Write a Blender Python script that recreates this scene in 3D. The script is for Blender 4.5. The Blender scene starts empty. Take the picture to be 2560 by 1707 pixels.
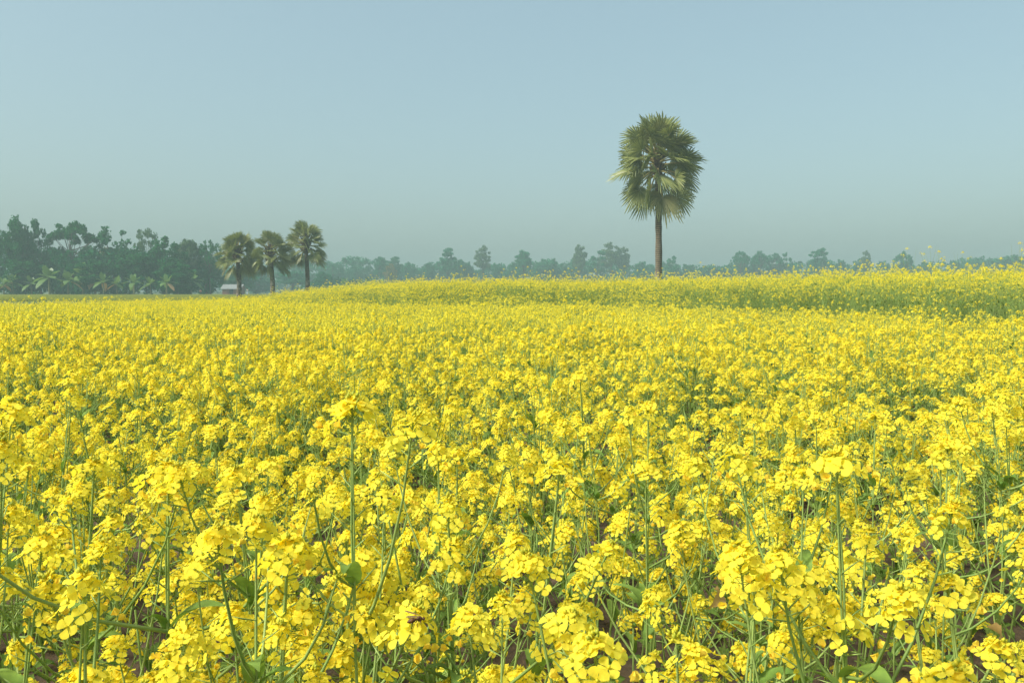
import bpy, bmesh, math
import numpy as np
from mathutils import Vector, Matrix, Euler

# ------------------------------------------------------------------ camera, world, sun, exposure
SC = bpy.context.scene
R = math.radians
HC, FPX, TILT = 1.15, 1991.0, R(3.66)
cam_data = bpy.data.cameras.new("camera")
cam_data.lens, cam_data.sensor_width = 28.0, 36.0
cam_data.clip_start, cam_data.clip_end = 0.02, 6000
cam = bpy.data.objects.new("camera", cam_data)
SC.collection.objects.link(cam)
cam.location = (0, 0, HC)
cam.rotation_euler = (R(90) - TILT, 0, 0)
SC.camera = cam

SUN_EL, SUN_AZ = 46.0, -116.0          # azimuth measured from +Y (view direction) clockwise towards +X
sd = Vector((math.sin(R(SUN_AZ)) * math.cos(R(SUN_EL)), math.cos(R(SUN_AZ)) * math.cos(R(SUN_EL)), math.sin(R(SUN_EL))))
sun_data = bpy.data.lights.new("sun", 'SUN')
sun_data.energy, sun_data.angle, sun_data.color = 2.6, R(9.0), (1.0, 0.975, 0.91)
sun = bpy.data.objects.new("sun", sun_data)
SC.collection.objects.link(sun)
sun.rotation_euler = sd.to_track_quat('Z', 'Y').to_euler()

world = bpy.data.worlds.new("World")
SC.world = world
world.use_nodes = True
wn = world.node_tree
wn.nodes.clear()
sky = wn.nodes.new("ShaderNodeTexSky")
sky.sky_type = 'NISHITA'
sky.sun_disc = False
sky.sun_elevation, sky.sun_rotation = R(SUN_EL), R(SUN_AZ)
sky.altitude, sky.air_density, sky.dust_density, sky.ozone_density = 0, 1.0, 4.0, 1.0
tint = wn.nodes.new("ShaderNodeMix")
tint.data_type, tint.blend_type = 'RGBA', 'MULTIPLY'
tint.inputs[0].default_value = 1.0
tint.inputs[7].default_value = (0.67, 0.69, 0.575, 1)
bg = wn.nodes.new("ShaderNodeBackground")
bg.inputs[1].default_value = 0.15
wo = wn.nodes.new("ShaderNodeOutputWorld")
wn.links.new(sky.outputs[0], tint.inputs[6])
veil = wn.nodes.new("ShaderNodeMix")          # thin high haze evening out the clear sky
veil.data_type = 'RGBA'
veil.inputs[0].default_value = 0.45
veil.inputs[7].default_value = (1.50, 2.12, 2.38, 1)
wn.links.new(tint.outputs[2], veil.inputs[6])
wn.links.new(veil.outputs[2], bg.inputs[0])
wn.links.new(bg.outputs[0], wo.inputs[0])

SC.view_settings.view_transform = 'Standard'
SC.view_settings.look = 'None'
SC.view_settings.exposure = 1.06
SC.view_settings.gamma = 1.0
cy = SC.cycles
cy.use_denoising = True
cy.denoiser = 'OPENIMAGEDENOISE'
cy.max_bounces, cy.diffuse_bounces, cy.glossy_bounces = 9, 6, 2
cy.transmission_bounces, cy.transparent_max_bounces, cy.volume_bounces = 4, 8, 0
cy.use_adaptive_sampling = True
cy.adaptive_threshold = 0.02
cy.sample_clamp_indirect = 4.0

HAZE_DENSITY = 0.0021
HAZE_COLOR = (0.465, 0.635, 0.61)

# ------------------------------------------------------------------ helpers
COL = SC.collection


def at(px, py, D):
    """World point at depth y=D seen at pixel (px,py) of the 2560 px wide photograph."""
    u, v = (px - 1280) / FPX, (853.5 - py) / FPX
    f = np.array([0, math.cos(TILT), -math.sin(TILT)])
    up = np.array([0, math.sin(TILT), math.cos(TILT)])
    d = f + u * np.array([1.0, 0, 0]) + v * up
    d *= D / d[1]
    return np.array([d[0], D, HC + d[2]])


def smooth(a, b, x):
    t = np.clip((np.asarray(x, float) - a) / (b - a), 0, 1)
    return t * t * (3 - 2 * t)


def unit(v):
    v = np.asarray(v, float)
    return v / np.maximum(np.linalg.norm(v, axis=-1, keepdims=True), 1e-9)


def frames(n, spin):
    """(N,3) normals, (N,) spins -> (N,3,3) matrices whose columns are x,y,z=n."""
    n = unit(np.atleast_2d(n))
    ref = np.where(np.abs(n[:, 2:3]) > 0.95, [[1.0, 0, 0]], [[0, 0, 1.0]])
    x = unit(np.cross(ref, n))
    y = np.cross(n, x)
    c, s = np.cos(spin)[:, None], np.sin(spin)[:, None]
    return np.stack([x * c + y * s, y * c - x * s, n], axis=2)


class MB:
    """Collects quads/tris with material slots, builds ONE mesh object."""

    def __init__(self):
        self.v, self.q, self.t, self.n = [], [], [], 0

    def add(self, verts, faces, mat=0):
        verts = np.asarray(verts, float).reshape(-1, 3)
        faces = np.asarray(faces, int)
        m = np.full(len(faces), mat) if np.isscalar(mat) else np.asarray(mat)
        (self.q if faces.shape[1] == 4 else self.t).append((faces + self.n, m))
        self.v.append(verts)
        self.n += len(verts)

    def merge(self, other, M=None, t=None):
        for v in other.v:
            w = v
            if M is not None:
                w = v @ M.T
            if t is not None:
                w = w + t
            self.v.append(w)
        for q, m in other.q:
            self.q.append((q + self.n, m))
        for q, m in other.t:
            self.t.append((q + self.n, m))
        self.n += other.n

    def stamp(self, tv, tf, mats, pos, scale, mat=0):
        """Template verts (K,3), faces, under (N,3,3) matrices."""
        N, K = len(pos), len(tv)
        if N == 0:
            return
        s = np.asarray(scale, float)
        s = s.reshape(N, 1, -1) if s.ndim > 1 else s.reshape(N, 1, 1)
        vv = np.einsum('nij,nkj->nki', mats, tv[None] * s) + np.asarray(pos)[:, None]
        ff = tf[None] + (np.arange(N) * K)[:, None, None]
        m = mat if np.isscalar(mat) else np.repeat(np.asarray(mat), len(tf))
        self.add(vv.reshape(-1, 3), ff.reshape(-1, tf.shape[1]), m)

    def tube(self, pts, rad, seg=5, mat=0, cap=False):
        pts = np.asarray(pts, float)
        n = len(pts)
        rad = np.broadcast_to(np.asarray(rad, float), (n,))
        tan = unit(np.gradient(pts, axis=0))
        ref = np.array([0.31, 0.95, 0.05]) if abs(tan[0][2]) > 0.6 else np.array([0, 0, 1.0])
        x = unit(np.cross(np.broadcast_to(ref, tan.shape), tan))
        y = np.cross(tan, x)
        a = np.arange(seg) / seg * 2 * math.pi
        ring = pts[:, None] + rad[:, None, None] * (np.cos(a)[None, :, None] * x[:, None] + np.sin(a)[None, :, None] * y[:, None])
        i, j = np.meshgrid(np.arange(n - 1), np.arange(seg), indexing='ij')
        k = (j + 1) % seg
        f = np.stack([i * seg + j, i * seg + k, (i + 1) * seg + k, (i + 1) * seg + j], -1).reshape(-1, 4)
        self.add(ring.reshape(-1, 3), f, mat)
        if cap:
            c = np.vstack([ring[-1], pts[-1:]])
            self.add(c, np.array([[q, (q + 1) % seg, seg] for q in range(seg)]), mat)

    def box(self, lo, hi, mat=0):
        x0, y0, z0 = lo
        x1, y1, z1 = hi
        v = [(x0, y0, z0), (x1, y0, z0), (x1, y1, z0), (x0, y1, z0), (x0, y0, z1), (x1, y0, z1), (x1, y1, z1), (x0, y1, z1)]
        self.add(v, [(3, 2, 1, 0), (4, 5, 6, 7), (0, 1, 5, 4), (1, 2, 6, 5), (2, 3, 7, 6), (3, 0, 4, 7)], mat)

    def mesh(self, name, mats, shade=True):
        me = bpy.data.meshes.new(name)
        v = np.concatenate(self.v) if self.v else np.zeros((0, 3))
        loops, counts, mi = [], [], []
        for lst, k in ((self.q, 4), (self.t, 3)):
            for f, m in lst:
                loops.append(f.reshape(-1))
                counts.append(np.full(len(f), k))
                mi.append(m)
        loops = np.concatenate(loops).astype(np.int32)
        counts = np.concatenate(counts)
        me.vertices.add(len(v))
        me.vertices.foreach_set("co", v.astype(np.float32).reshape(-1))
        me.loops.add(len(loops))
        me.loops.foreach_set("vertex_index", loops)
        me.polygons.add(len(counts))
        me.polygons.foreach_set("loop_start", np.concatenate([[0], np.cumsum(counts)[:-1]]).astype(np.int32))
        for m in mats:
            me.materials.append(m)
        me.polygons.foreach_set("material_index", np.concatenate(mi).astype(np.int32))
        me.polygons.foreach_set("use_smooth", np.full(len(counts), shade))
        me.update(calc_edges=True)
        me.validate()
        return me

    def build(self, name, mats, parent=None, shade=True, link=True):
        o = bpy.data.objects.new(name, self.mesh(name, mats, shade))
        if link:
            COL.objects.link(o)
        if parent is not None:
            o.parent = parent
        return o


def tag(o, label=None, cat=None, group=None, kind=None):
    if label:
        o["label"] = label
    if cat:
        o["category"] = cat
    if group:
        o["group"] = group
    if kind:
        o["kind"] = kind
    return o


def thing(name, label, cat, loc=(0, 0, 0), rotz=0.0, scale=(1, 1, 1), group=None):
    o = bpy.data.objects.new(name, None)
    o.empty_display_size = 0.1
    COL.objects.link(o)
    o.location, o.rotation_euler, o.scale = loc, (0, 0, rotz), scale
    return tag(o, label, cat, group)


CH = {}


def remember(root, *parts):
    CH.setdefault(root.name, []).extend(parts)


def dup(root, loc, rotz, scale, label):
    r = root.copy()
    COL.objects.link(r)
    r.location, r.rotation_euler, r.scale = loc, (0, 0, rotz), scale
    r["label"] = label
    for ch in CH.get(root.name, []):
        c = ch.copy()
        COL.objects.link(c)
        c.parent = r
    return r


# ------------------------------------------------------------------ materials
def new_mat(name):
    m = bpy.data.materials.new(name)
    m.use_nodes = True
    nt = m.node_tree
    nt.nodes.clear()
    out = nt.nodes.new("ShaderNodeOutputMaterial")
    return m, nt, out


def vary_color(nt, c1, c2, obj_amount=0.0, c3=None):
    """Colour between c1 and c2 chosen per loose piece (leaf, petal), and a little per object."""
    geo = nt.nodes.new("ShaderNodeNewGeometry")
    mix = nt.nodes.new("ShaderNodeMix")
    mix.data_type = 'RGBA'
    mix.inputs[6].default_value, mix.inputs[7].default_value = (*c1, 1), (*c2, 1)
    nt.links.new(geo.outputs['Random Per Island'], mix.inputs[0])
    res = mix.outputs[2]
    if obj_amount:
        oi = nt.nodes.new("ShaderNodeObjectInfo")
        m2 = nt.nodes.new("ShaderNodeMix")
        m2.data_type = 'RGBA'
        mul = nt.nodes.new("ShaderNodeMath")
        mul.operation = 'MULTIPLY'
        mul.inputs[1].default_value = obj_amount
        nt.links.new(oi.outputs['Random'], mul.inputs[0])
        nt.links.new(mul.outputs[0], m2.inputs[0])
        nt.links.new(res, m2.inputs[6])
        m2.inputs[7].default_value = (*(c3 or c2), 1)
        res = m2.outputs[2]
    return res


def leafy(name, c1, c2, trans=0.35, rough=0.55, spec=0.3, obj=0.0, c3=None, tcol=1.25, mottle=0.0, amt=0.3):
    m, nt, out = new_mat(name)
    c = vary_color(nt, c1, c2, obj, c3)
    if mottle:
        tc = nt.nodes.new("ShaderNodeTexCoord")
        no_ = nt.nodes.new("ShaderNodeTexNoise")
        no_.inputs['Scale'].default_value, no_.inputs['Detail'].default_value = mottle, 5
        nt.links.new(tc.outputs['Object'], no_.inputs[0])
        rm = nt.nodes.new("ShaderNodeMapRange")
        rm.inputs[1].default_value, rm.inputs[2].default_value = 0.3, 0.7
        rm.inputs[3].default_value, rm.inputs[4].default_value = 1 - amt, 1 + amt * 0.9
        nt.links.new(no_.outputs[0], rm.inputs[0])
        vm = nt.nodes.new("ShaderNodeVectorMath")
        vm.operation = 'SCALE'
        nt.links.new(c, vm.inputs[0])
        nt.links.new(rm.outputs[0], vm.inputs['Scale'])
        c = vm.outputs[0]
    p = nt.nodes.new("ShaderNodeBsdfPrincipled")
    p.inputs['Roughness'].default_value = rough
    p.inputs['Specular IOR Level'].default_value = spec
    nt.links.new(c, p.inputs['Base Color'])
    t = nt.nodes.new("ShaderNodeBsdfTranslucent")
    g = nt.nodes.new("ShaderNodeMix")
    g.data_type, g.blend_type = 'RGBA', 'MULTIPLY'
    g.inputs[0].default_value = 1
    g.inputs[7].default_value = (tcol, tcol, tcol * 0.6, 1)
    nt.links.new(c, g.inputs[6])
    nt.links.new(g.outputs[2], t.inputs[0])
    mx = nt.nodes.new("ShaderNodeMixShader")
    mx.inputs[0].default_value = trans
    nt.links.new(p.outputs[0], mx.inputs[1])
    nt.links.new(t.outputs[0], mx.inputs[2])
    nt.links.new(mx.outputs[0], out.inputs[0])
    return m


def noisy(name, c1, c2, scale=4.0, rough=0.85, detail=6.0, bump=0.0, c3=None, stretch=None, spec=0.3):
    m, nt, out = new_mat(name)
    tc = nt.nodes.new("ShaderNodeTexCoord")
    mp = nt.nodes.new("ShaderNodeMapping")
    if stretch:
        mp.inputs['Scale'].default_value = stretch
    nt.links.new(tc.outputs['Object'], mp.inputs[0])
    n = nt.nodes.new("ShaderNodeTexNoise")
    n.inputs['Scale'].default_value, n.inputs['Detail'].default_value = scale, detail
    nt.links.new(mp.outputs[0], n.inputs[0])
    r = nt.nodes.new("ShaderNodeValToRGB")
    r.color_ramp.elements[0].position, r.color_ramp.elements[0].color = 0.35, (*c1, 1)
    r.color_ramp.elements[1].position, r.color_ramp.elements[1].color = 0.68, (*c2, 1)
    if c3:
        e = r.color_ramp.elements.new(0.52)
        e.color = (*c3, 1)
    nt.links.new(n.outputs[0], r.inputs[0])
    p = nt.nodes.new("ShaderNodeBsdfPrincipled")
    p.inputs['Roughness'].default_value = rough
    p.inputs['Specular IOR Level'].default_value = spec
    nt.links.new(r.outputs[0], p.inputs['Base Color'])
    if bump:
        b = nt.nodes.new("ShaderNodeBump")
        b.inputs['Strength'].default_value = bump
        nt.links.new(n.outputs[0], b.inputs['Height'])
        nt.links.new(b.outputs[0], p.inputs['Normal'])
    nt.links.new(p.outputs[0], out.inputs[0])
    return m


M_PETAL = leafy("petal", (0.93, 0.83, 0.090), (0.91, 0.745, 0.065), 0.48, 0.7, 0.05, mottle=260.0, amt=0.10)
M_OLD = leafy("wilted_petal", (0.88, 0.74, 0.09), (0.83, 0.60, 0.08), 0.35, 0.7, 0.1)
M_BUD = leafy("flower_bud", (0.42, 0.46, 0.04), (0.70, 0.60, 0.03), 0.2, 0.5)
M_STEM = leafy("mustard_stem", (0.25, 0.37, 0.09), (0.37, 0.48, 0.14), 0.2, 0.5, 0.35)
M_LEAF = leafy("mustard_leaf", (0.14, 0.25, 0.045), (0.25, 0.36, 0.075), 0.32, 0.6, 0.15, mottle=45.0)
MUST = [M_PETAL, M_OLD, M_BUD, M_STEM, M_LEAF]
M_DRYLEAF = leafy("withered_leaf", (0.52, 0.34, 0.14), (0.62, 0.40, 0.17), 0.25, 0.7, 0.1)

M_FROND = leafy("palm_blade", (0.150, 0.180, 0.054), (0.285, 0.305, 0.095), 0.22, 0.42, 0.45)
M_FROND_OLD = leafy("palm_old_blade", (0.17, 0.18, 0.06), (0.25, 0.24, 0.09), 0.2, 0.5, 0.4)
M_PETIOLE = noisy("palm_petiole", (0.30, 0.22, 0.07), (0.20, 0.20, 0.06), 3.0, 0.6)
M_BOOT = noisy("palm_leaf_bases", (0.05, 0.032, 0.02), (0.15, 0.095, 0.05), 6.0, 0.9)


def trunk_mat():
    m, nt, out = new_mat("palm_trunk_bark")
    tc = nt.nodes.new("ShaderNodeTexCoord")
    sep = nt.nodes.new("ShaderNodeSeparateXYZ")
    nt.links.new(tc.outputs['Object'], sep.inputs[0])
    n1 = nt.nodes.new("ShaderNodeTexNoise")
    n1.inputs['Scale'].default_value, n1.inputs['Detail'].default_value = 5.0, 6
    nt.links.new(tc.outputs['Object'], n1.inputs[0])
    w = nt.nodes.new("ShaderNodeTexWave")
    w.wave_type, w.bands_direction = 'BANDS', 'Z'
    w.inputs['Scale'].default_value, w.inputs['Distortion'].default_value, w.inputs['Detail'].default_value = 2.2, 3.0, 3
    nt.links.new(tc.outputs['Object'], w.inputs[0])
    add = nt.nodes.new("ShaderNodeMix")
    add.data_type = 'FLOAT'
    add.inputs[0].default_value = 0.45
    nt.links.new(n1.outputs[0], add.inputs[2])
    nt.links.new(w.outputs['Fac'], add.inputs[3])
    r = nt.nodes.new("ShaderNodeValToRGB")
    r.color_ramp.elements[0].position, r.color_ramp.elements[0].color = 0.25, (0.045, 0.034, 0.024, 1)
    r.color_ramp.elements[1].position, r.color_ramp.elements[1].color = 0.75, (0.19, 0.15, 0.095, 1)
    nt.links.new(add.outputs[0], r.inputs[0])
    # pale lichen patches low on the trunk
    n2 = nt.nodes.new("ShaderNodeTexNoise")
    n2.inputs['Scale'].default_value, n2.inputs['Detail'].default_value = 2.6, 4
    nt.links.new(tc.outputs['Object'], n2.inputs[0])
    mr = nt.nodes.new("ShaderNodeMapRange")
    mr.inputs[1].default_value, mr.inputs[2].default_value = 3.4, 1.2
    mr.inputs[3].default_value, mr.inputs[4].default_value = 0, 1
    nt.links.new(sep.outputs[2], mr.inputs[0])
    st = nt.nodes.new("ShaderNodeMapRange")
    st.inputs[1].default_value, st.inputs[2].default_value = 0.50, 0.60
    nt.links.new(n2.outputs[0], st.inputs[0])
    mu = nt.nodes.new("ShaderNodeMath")
    mu.operation = 'MULTIPLY'
    nt.links.new(mr.outputs[0], mu.inputs[0])
    nt.links.new(st.outputs[0], mu.inputs[1])
    mx = nt.nodes.new("ShaderNodeMix")
    mx.data_type = 'RGBA'
    nt.links.new(mu.outputs[0], mx.inputs[0])
    nt.links.new(r.outputs[0], mx.inputs[6])
    mx.inputs[7].default_value = (0.36, 0.33, 0.27, 1)
    p = nt.nodes.new("ShaderNodeBsdfPrincipled")
    p.inputs['Roughness'].default_value = 0.9
    nt.links.new(mx.outputs[2], p.inputs['Base Color'])
    b = nt.nodes.new("ShaderNodeBump")
    b.inputs['Strength'].default_value, b.inputs['Distance'].default_value = 0.6, 0.05
    nt.links.new(add.outputs[0], b.inputs['Height'])
    nt.links.new(b.outputs[0], p.inputs['Normal'])
    nt.links.new(p.outputs[0], out.inputs[0])
    return m


M_TRUNK = trunk_mat()
M_BARK = noisy("tree_bark", (0.07, 0.055, 0.04), (0.16, 0.13, 0.10), 5.0, 0.9)
M_TREE = leafy("tree_leaf", (0.010, 0.112, 0.034), (0.032, 0.165, 0.044), 0.28, 0.7, 0.03, 0.35, (0.024, 0.130, 0.034))
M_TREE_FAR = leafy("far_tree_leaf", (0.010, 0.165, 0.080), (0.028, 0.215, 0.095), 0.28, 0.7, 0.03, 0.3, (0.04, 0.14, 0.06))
M_TREE_PALE = leafy("pale_tree_leaf", (0.060, 0.140, 0.060), (0.11, 0.18, 0.075), 0.25, 0.6, 0.25, 0.3, (0.11, 0.15, 0.05))
M_TREE_RUST = leafy("rusty_tree_leaf", (0.03, 0.14, 0.05), (0.30, 0.20, 0.06), 0.25, 0.6, 0.2)
M_SHRUB = leafy("shrub_leaf", (0.007, 0.098, 0.036), (0.024, 0.140, 0.044), 0.22, 0.7, 0.03)
M_BANANA = leafy("banana_leaf", (0.10, 0.20, 0.045), (0.17, 0.27, 0.07), 0.35, 0.4, 0.4)
M_BANANA_DRY = leafy("banana_dry_leaf", (0.36, 0.24, 0.11), (0.42, 0.27, 0.13), 0.2, 0.7, 0.1)
M_BANSTEM = noisy("banana_stem", (0.10, 0.13, 0.05), (0.20, 0.18, 0.09), 3.0, 0.7)
M_GRASS = leafy("grass_blade", (0.28, 0.33, 0.06), (0.46, 0.44, 0.09), 0.3, 0.6, 0.1)


def ground_mat():
    m, nt, out = new_mat("soil_and_grass")
    geo = nt.nodes.new("ShaderNodeNewGeometry")
    n = nt.nodes.new("ShaderNodeTexNoise")
    n.inputs['Scale'].default_value, n.inputs['Detail'].default_value = 9.0, 9
    n.inputs['Roughness'].default_value = 0.65
    nt.links.new(geo.outputs['Position'], n.inputs[0])
    soil = nt.nodes.new("ShaderNodeValToRGB")
    soil.color_ramp.elements[0].position, soil.color_ramp.elements[0].color = 0.32, (0.048, 0.034, 0.022, 1)
    soil.color_ramp.elements[1].position, soil.color_ramp.elements[1].color = 0.72, (0.19, 0.135, 0.088, 1)
    nt.links.new(n.outputs[0], soil.inputs[0])
    n2 = nt.nodes.new("ShaderNodeTexNoise")
    n2.inputs['Scale'].default_value, n2.inputs['Detail'].default_value = 0.35, 8
    nt.links.new(geo.outputs['Position'], n2.inputs[0])
    gr = nt.nodes.new("ShaderNodeValToRGB")
    gr.color_ramp.elements[0].position, gr.color_ramp.elements[0].color = 0.35, (0.075, 0.12, 0.03, 1)
    gr.color_ramp.elements[1].position, gr.color_ramp.elements[1].color = 0.7, (0.16, 0.17, 0.06, 1)
    nt.links.new(n2.outputs[0], gr.inputs[0])
    sep = nt.nodes.new("ShaderNodeSeparateXYZ")
    nt.links.new(geo.outputs['Position'], sep.inputs[0])
    mr = nt.nodes.new("ShaderNodeMapRange")
    mr.inputs[1].default_value, mr.inputs[2].default_value = 50, 56
    nt.links.new(sep.outputs[1], mr.inputs[0])
    mx = nt.nodes.new("ShaderNodeMix")
    mx.data_type = 'RGBA'
    nt.links.new(mr.outputs[0], mx.inputs[0])
    nt.links.new(soil.outputs[0], mx.inputs[6])
    nt.links.new(gr.outputs[0], mx.inputs[7])
    p = nt.nodes.new("ShaderNodeBsdfPrincipled")
    p.inputs['Roughness'].default_value = 0.95
    p.inputs['Specular IOR Level'].default_value = 0.15
    nt.links.new(mx.outputs[2], p.inputs['Base Color'])
    b = nt.nodes.new("ShaderNodeBump")
    b.inputs['Strength'].default_value, b.inputs['Distance'].default_value = 0.8, 0.03
    nt.links.new(n.outputs[0], b.inputs['Height'])
    nt.links.new(b.outputs[0], p.inputs['Normal'])
    nt.links.new(p.outputs[0], out.inputs[0])
    return m


# ------------------------------------------------------------------ ground: one sheet, with the raised bed beyond the near field
BX = np.array([-60, -20, -14, -9, -4.7, -3.0, 2.6, 4.8, 6.2, 7.3, 16, 60.0])
BY = np.array([70, 42, 33, 27.5, 24, 22, 20.5, 18.2, 15.5, 11.2, 8.0, 2.0])


def bound(x):
    return np.interp(x, BX, BY)


def raise_at(x, y):
    return 0.42 * smooth(-4.0, 5.5, x + 0.28 * y)


def height(x, y):
    x, y = np.asarray(x, float), np.asarray(y, float)
    wid = np.interp(x, [-8, 0, 5, 7], [7.0, 5.0, 1.6, 0.6])
    up = smooth(0.0, 1.0, (y - bound(x)) / wid) * raise_at(x, y) * (1 - smooth(47, 54, y)) * (1 - smooth(45, 60, x))
    return up + 0.018 * np.sin(x * 3.1 + 0.6 * np.sin(y * 2.3)) * np.cos(y * 2.7)


gx = np.concatenate([[-1500, -900, -500, -300, -180, -110, -70, -50], np.arange(-36, 40.01, 0.4), [50, 70, 110, 180, 300, 500, 900, 1500]])
gy = np.concatenate([[-1500, -700, -300, -120, -50, -20], np.arange(-6, 58, 0.4), [62, 70, 85, 110, 150, 220, 350, 600, 1000, 1500]])
X, Y = np.meshgrid(gx, gy, indexing='ij')
near = (np.abs(X) < 45) & (Y > -10) & (Y < 60)
Z = np.where(near, height(X, Y), 0)
gm = MB()
ni, nj = X.shape
ii, jj = np.meshgrid(np.arange(ni - 1), np.arange(nj - 1), indexing='ij')
gm.add(np.stack([X, Y, Z], -1), np.stack([ii * nj + jj, (ii + 1) * nj + jj, (ii + 1) * nj + jj + 1, ii * nj + jj + 1], -1).reshape(-1, 4))
tag(gm.build("ground", [ground_mat()]), kind="structure")

# ------------------------------------------------------------------ mustard plants
GA = math.pi * (3 - math.sqrt(5))


def petal_grid(na, nl, L=1.0, lift=0.32):
    t = np.linspace(0, 1, nl)
    w = np.interp(t, [0, 0.3, 0.6, 0.85, 1.0], [0.10, 0.25, 0.50, 0.50, 0.26])
    zc = lift * np.sin(t * 1.7) * 0.55 - 0.08 * t * t
    s = np.linspace(-1, 1, na)
    V = []
    for k in range(nl):
        for a in s:
            back = 0.05 * (1 - a * a) if k == nl - 1 else 0
            V.append((0.10 + t[k] * (0.90 + back) * L - 0.0, a * w[k], zc[k] + 0.07 * a * a))
    F = []
    for k in range(nl - 1):
        for a in range(na - 1):
            i = k * na + a
            F.append((i, i + 1, i + 1 + na, i + na))
    return np.array(V), np.array(F)


def flower_template(hi, closed=False):
    pv, pf = petal_grid(3, 5) if hi else petal_grid(2, 3)
    V, F, n = [], [], 0
    for k in range(4):
        a = k * math.pi / 2 + (0.12 if k % 2 else -0.12)
        v = pv.copy()
        if closed:
            b = 0.95 + 0.15 * (k % 2)
            v[:, 0], v[:, 2] = v[:, 0] * math.cos(b) - v[:, 2] * math.sin(b), v[:, 0] * math.sin(b) + v[:, 2] * math.cos(b)
            v[:, 1] *= 0.75
        v[:, 2] += 0.03 * (k % 2)
        c, s = math.cos(a), math.sin(a)
        V.append(np.stack([v[:, 0] * c - v[:, 1] * s, v[:, 0] * s + v[:, 1] * c, v[:, 2]], -1))
        F.append(pf + n)
        n += len(pv)
    return np.concatenate(V), np.concatenate(F)


FL = {(h, c): flower_template(h, c) for h in (0, 1) for c in (0, 1)}
# bud / stamen: a small closed spindle of quads
BUDV = np.array([(0, 0, -1.0)] + [(math.cos(a), math.sin(a), 0.1) for a in (0, 1.571, 3.142, 4.712)] + [(0, 0, 1.2)])
BUDF = np.array([(0, 2, 1, 1), (0, 3, 2, 2), (0, 4, 3, 3), (0, 1, 4, 4), (5, 1, 2, 2), (5, 2, 3, 3), (5, 3, 4, 4), (5, 4, 1, 1)])[:, :3]
# thin pod or pedicel: three sided spindle along +z, slightly curved
PODV = np.array([(0.6, 0, 0), (-0.3, 0.5, 0), (-0.3, -0.5, 0), (1.6, 0, 0.5), (0.3, 0.8, 0.5), (0.3, -0.8, 0.5), (0.4, 0, 1.0)])
PODQ = np.array([(0, 1, 4, 3), (1, 2, 5, 4), (2, 0, 3, 5)])
PODT = np.array([(3, 4, 6), (4, 5, 6), (5, 3, 6)])


def leaf_template(nl, kind):
    t = np.linspace(0, 1, nl)
    if kind == 0:      # lower leaf: stalked, broad towards the end
        w = np.interp(t, [0, 0.12, 0.25, 0.6, 0.85, 1], [0.02, 0.04, 0.12, 0.19, 0.15, 0.02])
    else:              # upper leaf: narrow, clasping
        w = np.interp(t, [0, 0.1, 0.4, 0.8, 1], [0.10, 0.14, 0.15, 0.08, 0.01])
    if nl > 6:
        w = w * (1 + (0.12 if kind == 0 else 0.04) * np.where(np.arange(nl) % 2, -1, 1) * smooth(0.1, 0.3, t))
    V, F = [], []
    for k in range(nl):
        zz = 0.30 * math.sin(t[k] * 2.4) - 0.22 * t[k] ** 2
        for a in (-1, 0, 1):
            V.append((t[k], a * w[k], zz + 0.35 * w[k] * abs(a) + 0.02 * math.sin(9 * t[k] + a)))
    for k in range(nl - 1):
        for a in (0, 1):
            i = k * 3 + a
            F.append((i, i + 1, i + 4, i + 3))
    return np.array(V), np.array(F)


LF = {(h, k): leaf_template(13 if h else 4, k) for h in (0, 1) for k in (0, 1)}


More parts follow.
